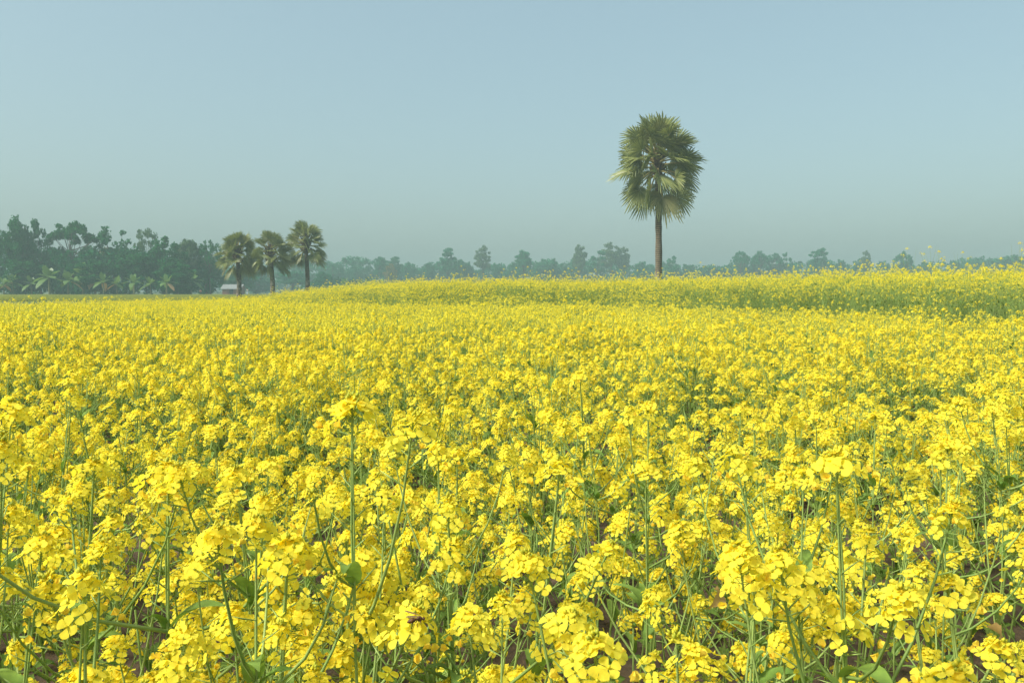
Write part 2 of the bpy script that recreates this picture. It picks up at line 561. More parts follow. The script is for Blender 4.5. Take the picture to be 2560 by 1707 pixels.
def raceme(rng, hi, base, tip, n_open, n_pod, pod_len, size, staged=True):
    """Flower head on the last stretch of a stem: buds on top, open flowers, wilted ones, pods below."""
    m = MB()
    st_ = rng.random() if staged else 1.0
    if st_ < 0.13:                      # just opening
        n_open, n_pod, size = max(4, n_open // 3), n_pod // 3, size * 0.85
    elif st_ < 0.25:                    # nearly over: mostly pods
        n_open, n_pod = max(4, n_open // 3), n_pod + 8
    axis = unit(tip - base)
    X3 = frames(axis[None], np.zeros(1))[0]
    Lf = rng.uniform(0.022, 0.046) * size
    ph0 = rng.uniform(0, 6.28)
    k = np.arange(n_open)
    u = (k + 0.5) / n_open
    ph = ph0 + k * GA
    th = np.interp(u, [0, 0.4, 1], [0.35, 0.85, 1.42]) + rng.normal(0, 0.17, n_open)
    ped = np.interp(u, [0, 1], [0.008, 0.027]) * size * rng.uniform(0.75, 1.25, n_open)
    d = (np.sin(th)[:, None] * (np.cos(ph)[:, None] * X3[:, 0] + np.sin(ph)[:, None] * X3[:, 1]) + np.cos(th)[:, None] * axis)
    org = tip - axis * (Lf * u)[:, None]
    pos = org + d * ped[:, None]
    nrm = unit(d * 0.75 + np.array([0, 0, 0.34]) + rng.normal(0, 0.32, (n_open, 3)))
    M = frames(nrm, rng.uniform(0, 6.28, n_open))
    sc = rng.uniform(0.0066, 0.0092, n_open) * size * np.interp(u, [0, 0.25, 1], [0.75, 1, 1.0])
    old = (u > 0.68) & (rng.random(n_open) < 0.32)
    o = ~old
    tv, tf = FL[(hi, 0)]
    m.stamp(tv, tf, M[o], pos[o], sc[o], 0)
    tv, tf = FL[(hi, 1)]
    m.stamp(tv, tf, M[old], pos[old], sc[old] * 0.95, 1)
    if hi:
        m.stamp(BUDV, BUDF, M[o], pos[o] + nrm[o] * 0.0014, np.stack([sc[o] * 0.17, sc[o] * 0.17, sc[o] * 0.42], -1), 2)
        P = frames(d, np.zeros(n_open))
        m.stamp(PODV, PODQ, P, org, np.stack([np.full(n_open, 0.0006)] * 2 + [ped], -1), 3)
    nb = 12 if hi else 4
    b = unit(axis + rng.normal(0, 0.45, (nb, 3)))
    m.stamp(BUDV, BUDF, frames(b, np.zeros(nb)), tip + axis * 0.004 + b * rng.uniform(0.004, 0.010, (nb, 1)) * size,
            np.stack([rng.uniform(0.0014, 0.0022, nb) * size * (1 if hi else 1.5)] * 2 + [rng.uniform(0.0026, 0.0036, nb) * size], -1), 2)
    Lr = min(np.linalg.norm(tip - base) * 0.92, 0.16 + 0.01 * n_pod) if n_pod else Lf + 0.006
    m.tube(np.array([tip - axis * Lr, tip - axis * Lf * 0.5, tip + axis * 0.004]), [0.0013, 0.0011, 0.0008], 4 if hi else 3, 3)
    if n_pod:
        L = min(np.linalg.norm(tip - base) * 0.92, 0.16 + 0.01 * n_pod)
        k = np.arange(n_pod)
        u = (k + 0.5) / n_pod
        ph = ph0 + (k + 31) * GA
        th = rng.uniform(0.75, 1.15, n_pod)
        d = (np.sin(th)[:, None] * (np.cos(ph)[:, None] * X3[:, 0] + np.sin(ph)[:, None] * X3[:, 1]) + np.cos(th)[:, None] * axis)
        org = tip - axis * (Lf + 0.004 + (L - Lf) * u)[:, None]
        ln = np.interp(u, [0, 0.3, 1], [0.014, 0.026, pod_len]) * rng.uniform(0.8, 1.2, n_pod)
        P = frames(d, rng.uniform(0, 6.28, n_pod))
        s = np.stack([np.full(n_pod, 0.0011)] * 2 + [ln], -1)
        m.stamp(PODV, PODQ, P, org, s, 3)
        m.stamp(PODV, PODT, P, org, s, 3)
    return m


def plant(rng, H, hi, n_branch, size=1.0, tall=False):
    """Returns stalk, leaves, [heads], tip."""
    stalk, leaves, heads = MB(), MB(), []
    sway = rng.normal(0, 0.05, 2) * H
    nseg = 9 if hi else 4
    t = np.linspace(0, 1, nseg)
    pts = np.stack([sway[0] * t ** 1.6 + 0.012 * np.sin(t * 6 + sway[1] * 50), sway[1] * t ** 1.6 + 0.012 * np.cos(t * 5 + sway[0] * 50), H * t], -1)
    r0 = rng.uniform(0.0028, 0.0041)
    stalk.tube(pts, np.interp(t, [0, 0.5, 1], [r0, r0 * 0.72, 0.0010]), 5 if hi else 3, 3)
    tip = pts[-1]

    def along(s):
        return np.array([np.interp(s, t, pts[:, i]) for i in range(3)])

    no = (22, 38) if hi else (12, 17)
    heads.append(raceme(rng, hi, along(0.72), tip, rng.integers(*no), int(rng.integers(6, 22)) if hi else int(rng.integers(3, 7)), rng.uniform(0.03, 0.05), size * rng.uniform(0.95, 1.15), not tall))
    ph = rng.uniform(0, 6.28)
    for b in range(n_branch):
        s = rng.uniform(0.34, 0.82) if not tall else rng.uniform(0.42, 0.85)
        ph += GA + rng.normal(0, 0.3)
        p0 = along(s)
        z1 = H * (rng.uniform(max(s + 0.12, 0.70), 1.02) if rng.random() < (0.6 if tall else 0.75) else rng.uniform(s + 0.06, s + 0.3))
        out = rng.uniform(0.06, 0.19) * (0.6 if tall else 1.0) * (H / 0.7)
        p2 = np.array([p0[0] + out * math.cos(ph), p0[1] + out * math.sin(ph), z1])
        p1 = p0 * 0.5 + p2 * 0.5 + np.array([0.25 * out * math.cos(ph), 0.25 * out * math.sin(ph), -0.03])
        tt = np.linspace(0, 1, 5 if hi else 3)[:, None]
        bp = p0 * (1 - tt) ** 2 + 2 * p1 * tt * (1 - tt) + p2 * tt ** 2
        stalk.tube(bp, np.linspace(0.0022, 0.0011, len(bp)), 4 if hi else 3, 3)
        if rng.random() < (0.72 if tall and not hi else 0.92):
            heads.append(raceme(rng, hi, bp[-2], bp[-1], rng.integers(*no) if rng.random() < 0.7 else no[0] - 5, int(rng.integers(2, 9)) if hi else 2, rng.uniform(0.022, 0.04), size * rng.uniform(0.85, 1.08)))
        if rng.random() < 0.85:
            tv, tf = LF[(hi, 1)]
            d = np.array([math.cos(ph + 0.4), math.sin(ph + 0.4), rng.uniform(0.1, 0.9)])
            leaf_at(leaves, tv, tf, p0, d, rng.uniform(0.035, 0.075), rng)
    nl = (int(rng.integers(4, 8)) if not tall else 3) if hi else 4
    for k in range(nl):
        ph += GA
        s = rng.uniform(0.02, (0.12 if hi else 0.3) if tall else 0.32)
        tv, tf = LF[(hi, 0)]
        d = np.array([math.cos(ph), math.sin(ph), rng.uniform(0.2, 1.1)])
        leaf_at(leaves, tv, tf, along(s), d, rng.uniform(0.05, 0.105) * (1 - 0.6 * s) * (0.6 if tall else 1), rng)
    return stalk, leaves, heads, tip


def leaf_at(mb, tv, tf, p, d, L, rng):
    d = unit(d)
    side = unit(np.cross([0, 0, 1.0], d) + rng.normal(0, 0.15, 3))
    side = unit(side - d * side.dot(d))
    nrm = np.cross(d, side)
    Mx = np.stack([d, side, nrm], 1)
    mb.stamp(tv, tf, Mx[None], p[None], np.array([[L, L * rng.uniform(0.8, 1.3), L]]), 4)


rng = np.random.default_rng(11)
VARS = []
for i in range(16):
    tall = i >= 12
    H = [0.66, 0.72, 0.60, 0.76, 0.69, 0.64, 0.74, 0.70, 0.62, 0.78, 0.67, 0.71, 0.95, 1.0, 0.92, 0.97][i]
    st, lv, hd, tip = plant(rng, H, 1, int(rng.integers(7, 12)) if not tall else int(rng.integers(4, 7)), 1.0, tall)
    VARS.append((st.mesh("stalk", MUST), lv.mesh("leaves", MUST), [h.mesh("flower_head", MUST) for h in hd], tip, H))

GROUP = "mustard plants growing nearest the camera"
PLAIN_LABEL = "yellow flowering mustard plant, one of the many crowded in the near foreground"


def place_plant(vi, tip_xy, rotz, s, label):
    st, lv, hd, tip, H = VARS[vi]
    c, sn = math.cos(rotz), math.sin(rotz)
    rx = tip_xy[0] - s * (tip[0] * c - tip[1] * sn)
    ry = tip_xy[1] - s * (tip[0] * sn + tip[1] * c)
    root = thing("mustard_plant", label, "plant", (rx, ry, -0.01), rotz, (s, s, s), GROUP)
    for nm, me in [("stalk", st), ("leaves", lv)] + [("flower_head", h) for h in hd]:
        o = bpy.data.objects.new(nm, me)
        COL.objects.link(o)
        o.parent = root
    return root


HERO = [   # pixel of the topmost flower head, depth, variant, label
    (880, 1000, 0.84, 12, "tallest mustard plant, its flower heads standing well above its neighbours left of centre"),
    (30, 1005, 0.95, 13, "tall mustard plant rising at the left edge above the surrounding flowers"),
    (235, 1150, 1.02, 14, "mustard plant with a broad round flower head next to the left edge's tall one"),
    (420, 1160, 0.98, 3, None),
    (590, 1165, 0.92, 15, None),
    (1400, 1150, 1.06, 9, None),
    (1120, 1245, 1.02, 6, None),
    (1170, 1515, 0.68, 13, "mustard plant with the largest open flowers, at the bottom edge near the centre"),
    (1485, 1590, 0.66, 9, "mustard plant with large lemon flowers touching the bottom edge right of centre"),
    (1095, 1110, 1.25, 12, None),
    (1860, 1160, 1.08, 14, None),
    (2010, 1165, 1.10, 15, None),
    (2370, 1100, 1.25, 12, None),
    (1320, 1390, 0.90, 1, None),
    (720, 1345, 0.82, 3, None),
    (210, 1430, 0.74, 6, None),
    (460, 1560, 0.72, 13, None),
    (2110, 1500, 0.80, 7, None),
    (2370, 1440, 0.84, 9, None),
    (1890, 1420, 0.86, 4, None),
    (2090, 1130, 0.78, 14, "lanky mustard plant with bare pod covered stem, standing right of centre"),
    (640, 1290, 0.72, 15, "tall thin mustard plant with a long bare stem, standing left of centre"),
    (1620, 1010, 1.55, 12, None),
    (180, 930, 1.9, 13, None),
    (2480, 1010, 1.6, 15, None),
    (1450, 930, 2.0, 14, None),
]
roots_xy = []
n_ind = 0
hero_objs = []
for (px, py, D, vi, lab) in HERO:
    p = at(px, py, D)
    s = p[2] / VARS[vi][4]
    hero_objs.append(place_plant(vi, p[:2], rng.uniform(0, 6.28), s, lab or PLAIN_LABEL))
    roots_xy.append(p[:2])
    n_ind += 1
NEAR_Y = 3.2
tries = 0
while n_ind < 300 and tries < 40000:
    tries += 1
    y = math.sqrt(rng.uniform(0.70 ** 2, NEAR_Y ** 2))
    x = rng.uniform(-1, 1) * (0.66 * y + 0.12)
    dmin = 0.09 + 0.06 * rng.random()
    if roots_xy and np.min(np.linalg.norm(np.array(roots_xy) - [x, y], axis=1)) < dmin:
        continue
    roots_xy.append(np.array([x, y]))
    vi = int(rng.integers(0, 12)) if rng.random() > 0.06 or y < 1.4 else int(rng.integers(12, 16))
    s = rng.uniform(0.84, 1.12) * (0.86 if vi >= 12 else 1.0)
    if y < 1.0:
        s *= 0.92
    place_plant(vi, (x, y), rng.uniform(0, 6.28), s, PLAIN_LABEL)
    n_ind += 1
print("individual plants", n_ind, "tries", tries)


# ---- the rest of the crop: ONE stuff object, patches of plants scattered on points
def patch(rng, hi, n, side, H0, tall):
    m = MB()
    for k in range(n):
        stray = rng.random() < (0.11 if tall else 0.06)
        H = H0 * rng.normal(1.0, 0.09) * (rng.uniform(1.12, 1.30 if tall else 1.18) if stray else 1)
        st, lv, hd, tip = plant(rng, H, hi, int(rng.integers(4, 8)) if hi else int(rng.integers(3, 6)), 1.0 if hi else ((1.25 if stray else 1.0) if tall else 1.08), tall)
        t = np.array([rng.uniform(-side / 2, side / 2), rng.uniform(-side / 2, side / 2), 0])
        for q in [st, lv] + hd:
            m.merge(q, None, t)
    return m


src = bpy.data.collections.new("mustard_sources")     # not linked to the scene: only a source for the scatter
kinds = [(1, 48, 1.12, 0.70, False)] * 4 + [(0, 50, 1.12, 0.70, False)] * 5 + [(0, 50, 1.12, 0.93, True)] * 5
for i, (hi, n, side, H0, tl) in enumerate(kinds):
    o = patch(rng, hi, n, side, H0, tl).build("mustard_patch_%02d" % i, MUST, link=False)
    src.objects.link(o)


def scatter(name, pts, idx, rot, scl, coll):
    me = bpy.data.meshes.new(name)
    me.vertices.add(len(pts))
    me.vertices.foreach_set("co", np.asarray(pts, np.float32).reshape(-1))
    a = me.attributes.new("pick", 'INT', 'POINT')
    a.data.foreach_set("value", np.asarray(idx, np.int32))
    a = me.attributes.new("turn", 'FLOAT_VECTOR', 'POINT')
    a.data.foreach_set("vector", np.asarray(rot, np.float32).reshape(-1))
    a = me.attributes.new("size", 'FLOAT_VECTOR', 'POINT')
    a.data.foreach_set("vector", np.asarray(scl, np.float32).reshape(-1))
    o = bpy.data.objects.new(name, me)
    COL.objects.link(o)
    ng = bpy.data.node_groups.new(name + "_scatter", 'GeometryNodeTree')
    ng.interface.new_socket("Geometry", in_out='INPUT', socket_type='NodeSocketGeometry')
    ng.interface.new_socket("Geometry", in_out='OUTPUT', socket_type='NodeSocketGeometry')
    gi, go = ng.nodes.new("NodeGroupInput"), ng.nodes.new("NodeGroupOutput")
    iop = ng.nodes.new("GeometryNodeInstanceOnPoints")
    ci = ng.nodes.new("GeometryNodeCollectionInfo")
    ci.inputs['Collection'].default_value = coll
    ci.inputs['Separate Children'].default_value = True
    ci.inputs['Reset Children'].default_value = True
    iop.inputs['Pick Instance'].default_value = True

    def attr(nm, dt):
        n = ng.nodes.new("GeometryNodeInputNamedAttribute")
        n.data_type = dt
        n.inputs[0].default_value = nm
        return n.outputs['Attribute']
    e = ng.nodes.new("FunctionNodeEulerToRotation")
    L = ng.links
    L.new(gi.outputs[0], iop.inputs['Points'])
    L.new(ci.outputs[0], iop.inputs['Instance'])
    L.new(attr("pick", 'INT'), iop.inputs['Instance Index'])
    L.new(attr("turn", 'FLOAT_VECTOR'), e.inputs[0])
    L.new(e.outputs[0], iop.inputs['Rotation'])
    L.new(attr("size", 'FLOAT_VECTOR'), iop.inputs['Scale'])
    L.new(iop.outputs[0], go.inputs[0])
    md = o.modifiers.new("scatter", 'NODES')
    md.node_group = ng
    return o


P, I, RT, S = [], [], [], []
for x0 in np.arange(-34, 40, 1.0):
    for y0 in np.arange(-2.0, 52, 1.0):
        x, y = x0 + rng.uniform(-0.25, 0.25), y0 + rng.uniform(-0.25, 0.25)
        if abs(x) > 0.68 * max(y, 0) + 2.8:
            continue
        if y < NEAR_Y + 0.35 and abs(x) < 0.66 * y + 0.52:
            continue
        if math.hypot(x, y) < 1.1:
            continue
        if y > 24 and x < -19 + (y - 29.5) * 0.11:
            continue
        b = y - float(bound(x)) + (0.9 * math.sin(x * 1.9 + y) if x < 5 else 0)
        side = x + 0.28 * y
        if side < -0.4:
            b = -5.0
        if -0.40 < b < 0.30 and x > 5.5:
            continue
        tallp = b > 0
        wav = 0.03 * math.sin(x * 0.9 + 1.3) + 0.03 * math.cos(y * 0.7 + x * 0.4)
        if tallp:
            i = int(rng.integers(9, 14))
            k = 0.84 + 0.16 * float(smooth(0, 6, side)) + 0.04 * float(smooth(4, 9, x)) + wav * 0.6
            k *= 0.66 + 0.34 * float(smooth(0.0, 4.0 if x < 5 else 2.4, b))
        else:
            i = int(rng.integers(0, 4)) if y < 8.5 else int(rng.integers(4, 9))
            k = 1.0 + wav - 0.10 * float(smooth(-9, -16, x))
        k *= rng.uniform(0.94, 1.06) * (0.93 if side < -0.4 and y > 28 else 1)
        if not tallp and math.sin(x * 1.7 + 2.0 * math.sin(y * 0.6)) * math.cos(y * 1.1 - 0.5 * x) > 0.86:
            k *= 0.84
        P.append((x, y, float(height(x, y)) - 0.01))
        I.append(i)
        RT.append((0, 0, rng.uniform(0, 6.28)))
        S.append((1, 1, k))
print("patches", len(P))
fld = scatter("mustard_crop", P, I, RT, S, src)
tag(fld, "dense yellow mustard crop in bloom filling the field beyond the nearest plants", "crop", kind="stuff")

# ------------------------------------------------------------------ grass crop beyond the field on the left
gsrc = bpy.data.collections.new("grass_sources")
for i in range(3):
    m = MB()
    n = 2600
    p = np.stack([rng.uniform(-2, 2, n), rng.uniform(-1.5, 1.5, n), np.zeros(n)], -1)
    tv = np.array([(-0.5, 0, 0), (0.5, 0, 0), (0.36, 0.05, 0.55), (-0.36, 0.05, 0.55), (0.05, 0.2, 1.0)])
    Mx = frames(unit(np.stack([rng.normal(0, 0.2, n), rng.normal(0, 0.2, n), np.ones(n)], -1)), rng.uniform(0, 6.28, n))
    s = np.stack([rng.uniform(0.02, 0.04, n), rng.uniform(0.2, 0.5, n), rng.uniform(0.30, 0.52, n)], -1)
    m.stamp(tv, np.array([(0, 1, 2, 3)]), Mx, p, s)
    m.stamp(tv, np.array([(3, 2, 4)]), Mx, p, s)
    gsrc.objects.link(m.build("grass_patch_%02d" % i, [M_GRASS], link=False))
P, I, RT, S = [], [], [], []
for x0 in np.arange(-130, 6, 3.6):
    for y0 in np.arange(84, 144, 2.7):
        if x0 > -0.22 * y0 or x0 < -0.75 * y0:
            continue
        P.append((x0 + rng.uniform(-.3, .3), y0 + rng.uniform(-.3, .3), 0))
        I.append(int(rng.integers(0, 3)))
        RT.append((0, 0, rng.choice([0, math.pi]) + rng.uniform(-0.15, 0.15)))
        S.append((1, 1, rng.uniform(0.9, 1.1)))
tag(scatter("grass_crop", P, I, RT, S, gsrc), "strip of yellowish green grass crop between the mustard and the left grove", "grass", kind="stuff")

# ------------------------------------------------------------------ palmyra palms
def fan(mb, rng, Q, T, Rr, droop, mat, n=34, cup=0.25, squeeze=1.0):
    T = unit(T)
    S = np.cross(T, [0, 0, 1.0])
    S = unit(S + rng.normal(0, 0.9, 3))
    S = unit(S - T * S.dot(T))
    N = np.cross(S, T)
    if N[2] < 0 and abs(T[2]) < 0.8:
        N = -N
    A = np.linspace(-R(128), R(128), n + 1) * squeeze
    fr = np.array([0.06, 0.34, 0.60, 0.82, 1.0])
    jit = rng.normal(0, 0.05, n + 1)

    def pt(a, r, lift):
        ln = Rr * (0.80 + 0.20 * math.cos(a * 0.8))
        d = math.cos(a) * T + math.sin(a) * S + cup * abs(math.sin(a)) * N
        p = Q + d * (r * ln) + N * lift
        p = p + np.array([0, 0, -droop * Rr * r ** 2.2])
        return p
    for i in range(n):
        a0, a1 = A[i], A[i + 1]
        am = 0.5 * (a0 + a1) + rng.normal(0, 0.012)
        lenj = 1 + rng.normal(0, 0.06)
        extra = max(0, rng.normal(0.05, 0.10))
        V = []
        for k, r in enumerate(fr):
            w = [1.0, 1.0, 0.95, 0.55, 0.10][k]
            rr = r * (lenj if k > 2 else 1)
            dz = np.array([0, 0, -extra * Rr * max(0, r - 0.55) * 1.6])
            h = (a1 - a0) * 0.5 * w
            ridge = Rr * 0.022 * (1 if k in (1, 2, 3) else 0.3)
            V += [pt(am - h, rr, 0) + dz, pt(am, rr, ridge) + dz, pt(am + h, rr, 0) + dz]
        F = []
        for k in range(4):
            for a in (0, 1):
                q = k * 3 + a
                F.append((q, q + 1, q + 4, q + 3))
        mb.add(V, F, mat)


def palm(rng, name, label, loc, z_crown0, z_tip, z_skirt, reach, n_fr, r_tr, group, dry=0.0, lean=(0, 0), low=-38.0):
    """Fan palm: ringed trunk; crown of leaf bases carrying each fan frond (petiole and blade)."""
    root = thing(name, label, "palm tree", loc, 0, (1, 1, 1), group)
    H = z_tip
    t = np.linspace(0, 1, 26)
    rad = r_tr * np.interp(t, [0, 0.03, 0.10, 0.25, 0.8, 1], [1.55, 1.35, 1.08, 0.95, 0.80, 0.62])
    rad = rad * (1 + rng.normal(0, 0.04, 26))
    pts = np.stack([lean[0] * t + 0.06 * np.sin(t * 5), lean[1] * t, t * H * 0.97 - 0.1], -1)
    tr = MB()
    tr.tube(pts, rad, 14, 0)
    tro = tr.build("trunk", [M_TRUNK], root)

    def axis(z):
        return np.array([np.interp(z, pts[:, 2], pts[:, i]) for i in range(3)])
    cr = MB()
    zs = np.linspace(z_crown0, z_tip + 0.2, 9)
    cr.tube(np.array([axis(z) + np.array([0, 0, max(0, z - pts[-1, 2])]) for z in zs]), r_tr * np.array([0.95, 1.25, 1.3, 1.2, 1.15, 1.1, 1.0, 0.8, 0.3]), 9, 0, cap=True)
    for k in range(46):      # old leaf bases standing off the stem
        z = rng.uniform(z_crown0, z_tip - 0.3)
        a = k * GA
        p = axis(z)
        d = np.array([math.cos(a), math.sin(a), 0])
        cr.tube(np.array([p + d * r_tr * 0.6, p + d * r_tr * 1.8 + [0, 0, 0.22], p + d * (r_tr * 2.3) + [0, 0, 0.42]]), [0.09, 0.07, 0.04], 5, 0, cap=True)
    cro = cr.build("crown", [M_BOOT], root, shade=False)
    az = rng.uniform(0, 6.28)
    fan_R = reach * 0.48
    for k in range(n_fr):
        u = (k + 0.5) / n_fr           # 0 = oldest, lowest
        az += GA
        z = np.interp(u, [0, 1], [z_crown0 + 0.15, z_tip])
        el = R(np.interp(u, [0, 0.2, 0.45, 0.7, 0.88, 1], [low, low * 0.3, 16, 36, 56, 80]) + rng.normal(0, 9))
        Lp = reach * np.interp(u, [0, 0.3, 0.8, 1], [0.55, 0.62, 0.56, 0.42]) * rng.uniform(0.78, 1.14)
        p = axis(min(z, pts[-1, 2])) + np.array([0, 0, max(0, z - pts[-1, 2])])
        hd = np.array([math.cos(az), math.sin(az), 0])
        sag = np.interp(u, [0, 0.25, 0.6, 1], [0.50, 0.32, 0.16, 0.05]) * Lp
        tt = np.linspace(0, 1, 6)
        pp = np.array([p + hd * (0.5 * r_tr + Lp * math.cos(el) * q) + np.array([0, 0, Lp * math.sin(el) * q - sag * q * q * 0.7]) for q in tt])
        T = unit(pp[-1] - pp[-2])
        fm = MB()
        isdry = u < dry * rng.uniform(0.4, 1.2) or rng.random() < 0.07
        fan(fm, rng, pp[-1] - T * 0.05, T, fan_R * rng.uniform(0.82, 1.14), np.interp(u, [0, 0.3, 1], [0.30, 0.18, 0.08]) * rng.uniform(0.7, 1.3), 0,
            n=32, cup=rng.uniform(0.1, 0.5))
        fo = fm.build("frond", [M_FROND_OLD if isdry else M_FROND], cro, shade=False)
        pm = MB()
        pm.tube(pp, np.linspace(0.065, 0.03, 6) * (reach / 2.8), 5, 0)
        pm.build("frond_stalk", [M_PETIOLE], cro)
    return root


prng = np.random.default_rng(5)
D = 60.0
b = at(1644, 764, D)
palm(prng, "palm_tree", "lone tall fan palm with a full crown standing right of centre against the sky",
     (b[0], D, 0), 9.5, 11.8, 6.6, 3.1, 52, 0.27, "fan palms", 0.04, (-0.05, 0))
D = 88.0
zz = lambda py: at(0, py, D)[2]
for (px, ztop, lab, sc) in [
        (597, 571, "shorter fan palm on the left of the row of three, nearest the tin roofed hut", 0.96),
        (687, 573, "fan palm in the middle of the row of three, trunk leaning slightly", 0.93),
        (765, 542, "tallest fan palm of the row of three, on the right of the row", 1.0)]:
    b = at(px, 751, D)
    top = zz(ztop)
    reach = 2.25 * sc
    palm(prng, "palm_tree", lab, (b[0], D + prng.uniform(-0.8, 0.8), 0), top - reach * 0.88 - 2.0 * sc, top - reach * 0.88, 0, reach, 43, 0.27,
         "fan palms", 0.12, ((-0.12, 0) if px == 687 else (-0.03, 0)), -22.0)


# ------------------------------------------------------------------ broadleaf trees
CARDV = np.array([(0, -0.5, 0), (0.42, 0, 0.06), (0, 0.5, 0), (-0.42, 0, 0.06)])
CARDF = np.array([(0, 1, 2, 3)])


def cards(mb, rng, pos, size, mat=0):
    n = len(pos)
    nr = unit(rng.normal(0, 1, (n, 3)) + np.array([0, 0, 0.5]))
    mb.stamp(CARDV, CARDF, frames(nr, rng.uniform(0, 6.28, n)), pos, size * rng.uniform(0.6, 1.4, n), mat)


def clump_points(rng, c, r, n, flat=0.75):
    d = unit(rng.normal(0, 1, (n, 3)))
    p = d * (rng.random((n, 1)) ** 0.45) * r
    p[:, 2] *= flat
    return c + p


def tree_meshes(rng, style):
    """A tree 10 m tall and about 8 m wide, as (trunk mesh builder, crown builder)."""
    tr, cr = MB(), MB()
    H, W = 10.0, 4.0
    cl = []
    if style == 'round':
        for k in range(84):
            d = unit(rng.normal(0, 1, 3))
            cl.append((np.array([0, 0, 6.4]) + d * np.array([W * 0.82, W * 0.82, 3.0]) * rng.uniform(0.35, 1.0), rng.uniform(0.5, 1.05)))
        split = 3.2
    elif style == 'bushy':
        for k in range(100):
            d = unit(rng.normal(0, 1, 3))
            cl.append((np.array([0, 0, 4.8]) + d * np.array([W * 0.85, W * 0.85, 4.4]) * rng.uniform(0.4, 1.0), rng.uniform(0.5, 1.05)))
        split = 2.0
    elif style == 'tall':
        for k in range(80):
            z = rng.uniform(1.6, 9.6)
            w = W * np.interp(z, [1.5, 4, 7, 9, 10], [0.5, 0.85, 0.85, 0.62, 0.25])
            a = rng.uniform(0, 6.28)
            cl.append((np.array([w * math.cos(a) * rng.uniform(.3, 1), w * math.sin(a) * rng.uniform(.3, 1), z]), rng.uniform(0.5, 0.95)))
        split = 2.6
    elif style == 'high':
        for k in range(70):
            d = unit(rng.normal(0, 1, 3))
            cl.append((np.array([0, 0, 6.8]) + d * np.array([W * 0.84, W * 0.84, 3.0]) * rng.uniform(0.3, 1.0), rng.uniform(0.6, 1.15)))
        split = 4.2
    elif style == 'umbrella':
        for k in range(64):
            a, q = rng.uniform(0, 6.28), math.sqrt(rng.random())
            cl.append((np.array([W * q * math.cos(a), W * q * math.sin(a), 9.3 - 1.9 * q * q + rng.normal(0, 0.25)]), rng.uniform(0.4, 0.8)))
        for k in range(7):
            a, q = rng.uniform(0, 6.28), rng.uniform(0.4, 0.8)
            cl.append((np.array([W * q * math.cos(a), W * q * math.sin(a), rng.uniform(3.6, 7.2)]), rng.uniform(0.5, 0.8)))
        split = 4.6
    elif style == 'layered':
        for z, w in ((5.2, 0.9), (6.6, 1.0), (8.0, 0.75), (9.2, 0.45)):
            cx = rng.normal(0, 0.7, 2)
            for k in range(10):
                a, q = rng.uniform(0, 6.28), math.sqrt(rng.random())
                cl.append((np.array([cx[0] + W * w * q * math.cos(a), cx[1] + W * w * q * math.sin(a), z + rng.normal(0, 0.15)]), rng.uniform(0.5, 0.8)))
        split = 3.4
    else:  # open: gappy crown of separate boughs
        for k in range(52):
            z = rng.uniform(3.4, 9.5)
            w = W * np.interp(z, [4, 6, 8, 9.6], [0.6, 1.0, 0.9, 0.5])
            a = rng.uniform(0, 6.28)
            q = rng.uniform(0.35, 1)
            cl.append((np.array([w * q * math.cos(a), w * q * math.sin(a), z]), rng.uniform(0.4, 0.9)))
        split = 3.4
    n_per = {'open': 74, 'umbrella': 80, 'layered': 70}.get(style, 88)
    for c, r in cl:
        cards(cr, rng, clump_points(rng, c, r, int(n_per * r), {'umbrella': 0.55, 'layered': 0.55, 'high': 0.38}.get(style, 0.8)), 0.36)
    t = np.linspace(0, 1, 6)
    top = np.array([rng.normal(0, 0.3), rng.normal(0, 0.3), split + 2.2])
    p = np.stack([top[0] * t ** 2, top[1] * t ** 2, top[2] * t], -1)
    tr.tube(p, np.interp(t, [0, 0.08, 1], [0.32, 0.22, 0.11]), 8, 0)
    order = rng.permutation(len(cl))[:16]
    for k in order:
        c, r = cl[k]
        z0 = rng.uniform(split * 0.75, split + 2.0)
        p0 = np.array([np.interp(z0, p[:, 2], p[:, i]) for i in range(3)])
        mid = p0 * 0.45 + c * 0.55 + np.array([0, 0, -0.35])
        tt = np.linspace(0, 1, 5)[:, None]
        tr.tube(p0 * (1 - tt) ** 2 + 2 * mid * tt * (1 - tt) + c * tt ** 2, np.linspace(0.09, 0.02, 5), 5, 0)
    return tr, cr


trng = np.random.default_rng(21)
TREES = {}
for key, style, mat in [("round0", 'round', M_TREE), ("round1", 'round', M_TREE), ("bushy0", 'bushy', M_TREE), ("bushy1", 'bushy', M_TREE),
                        ("tall0", 'tall', M_TREE_PALE), ("tall1", 'tall', M_TREE), ("umb0", 'umbrella', M_TREE), ("umb1", 'umbrella', M_TREE),
                        ("lay0", 'layered', M_TREE), ("open0", 'open', M_TREE), ("open1", 'open', M_TREE), ("sparse0", 'open', M_TREE_PALE),
                        ("pale0", 'round', M_TREE_PALE), ("paleb0", 'high', M_TREE_PALE), ("high0", 'high', M_TREE), ("high1", 'high', M_TREE), ("rust0", 'round', M_TREE_RUST)]:
    tb, cb = tree_meshes(trng, style)
    TREES[key] = (tb.mesh("trunk", [M_BARK]), cb.mesh("crown", [mat], False))


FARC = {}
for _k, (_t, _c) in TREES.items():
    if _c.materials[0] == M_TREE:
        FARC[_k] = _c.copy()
        FARC[_k].materials[0] = M_TREE_FAR


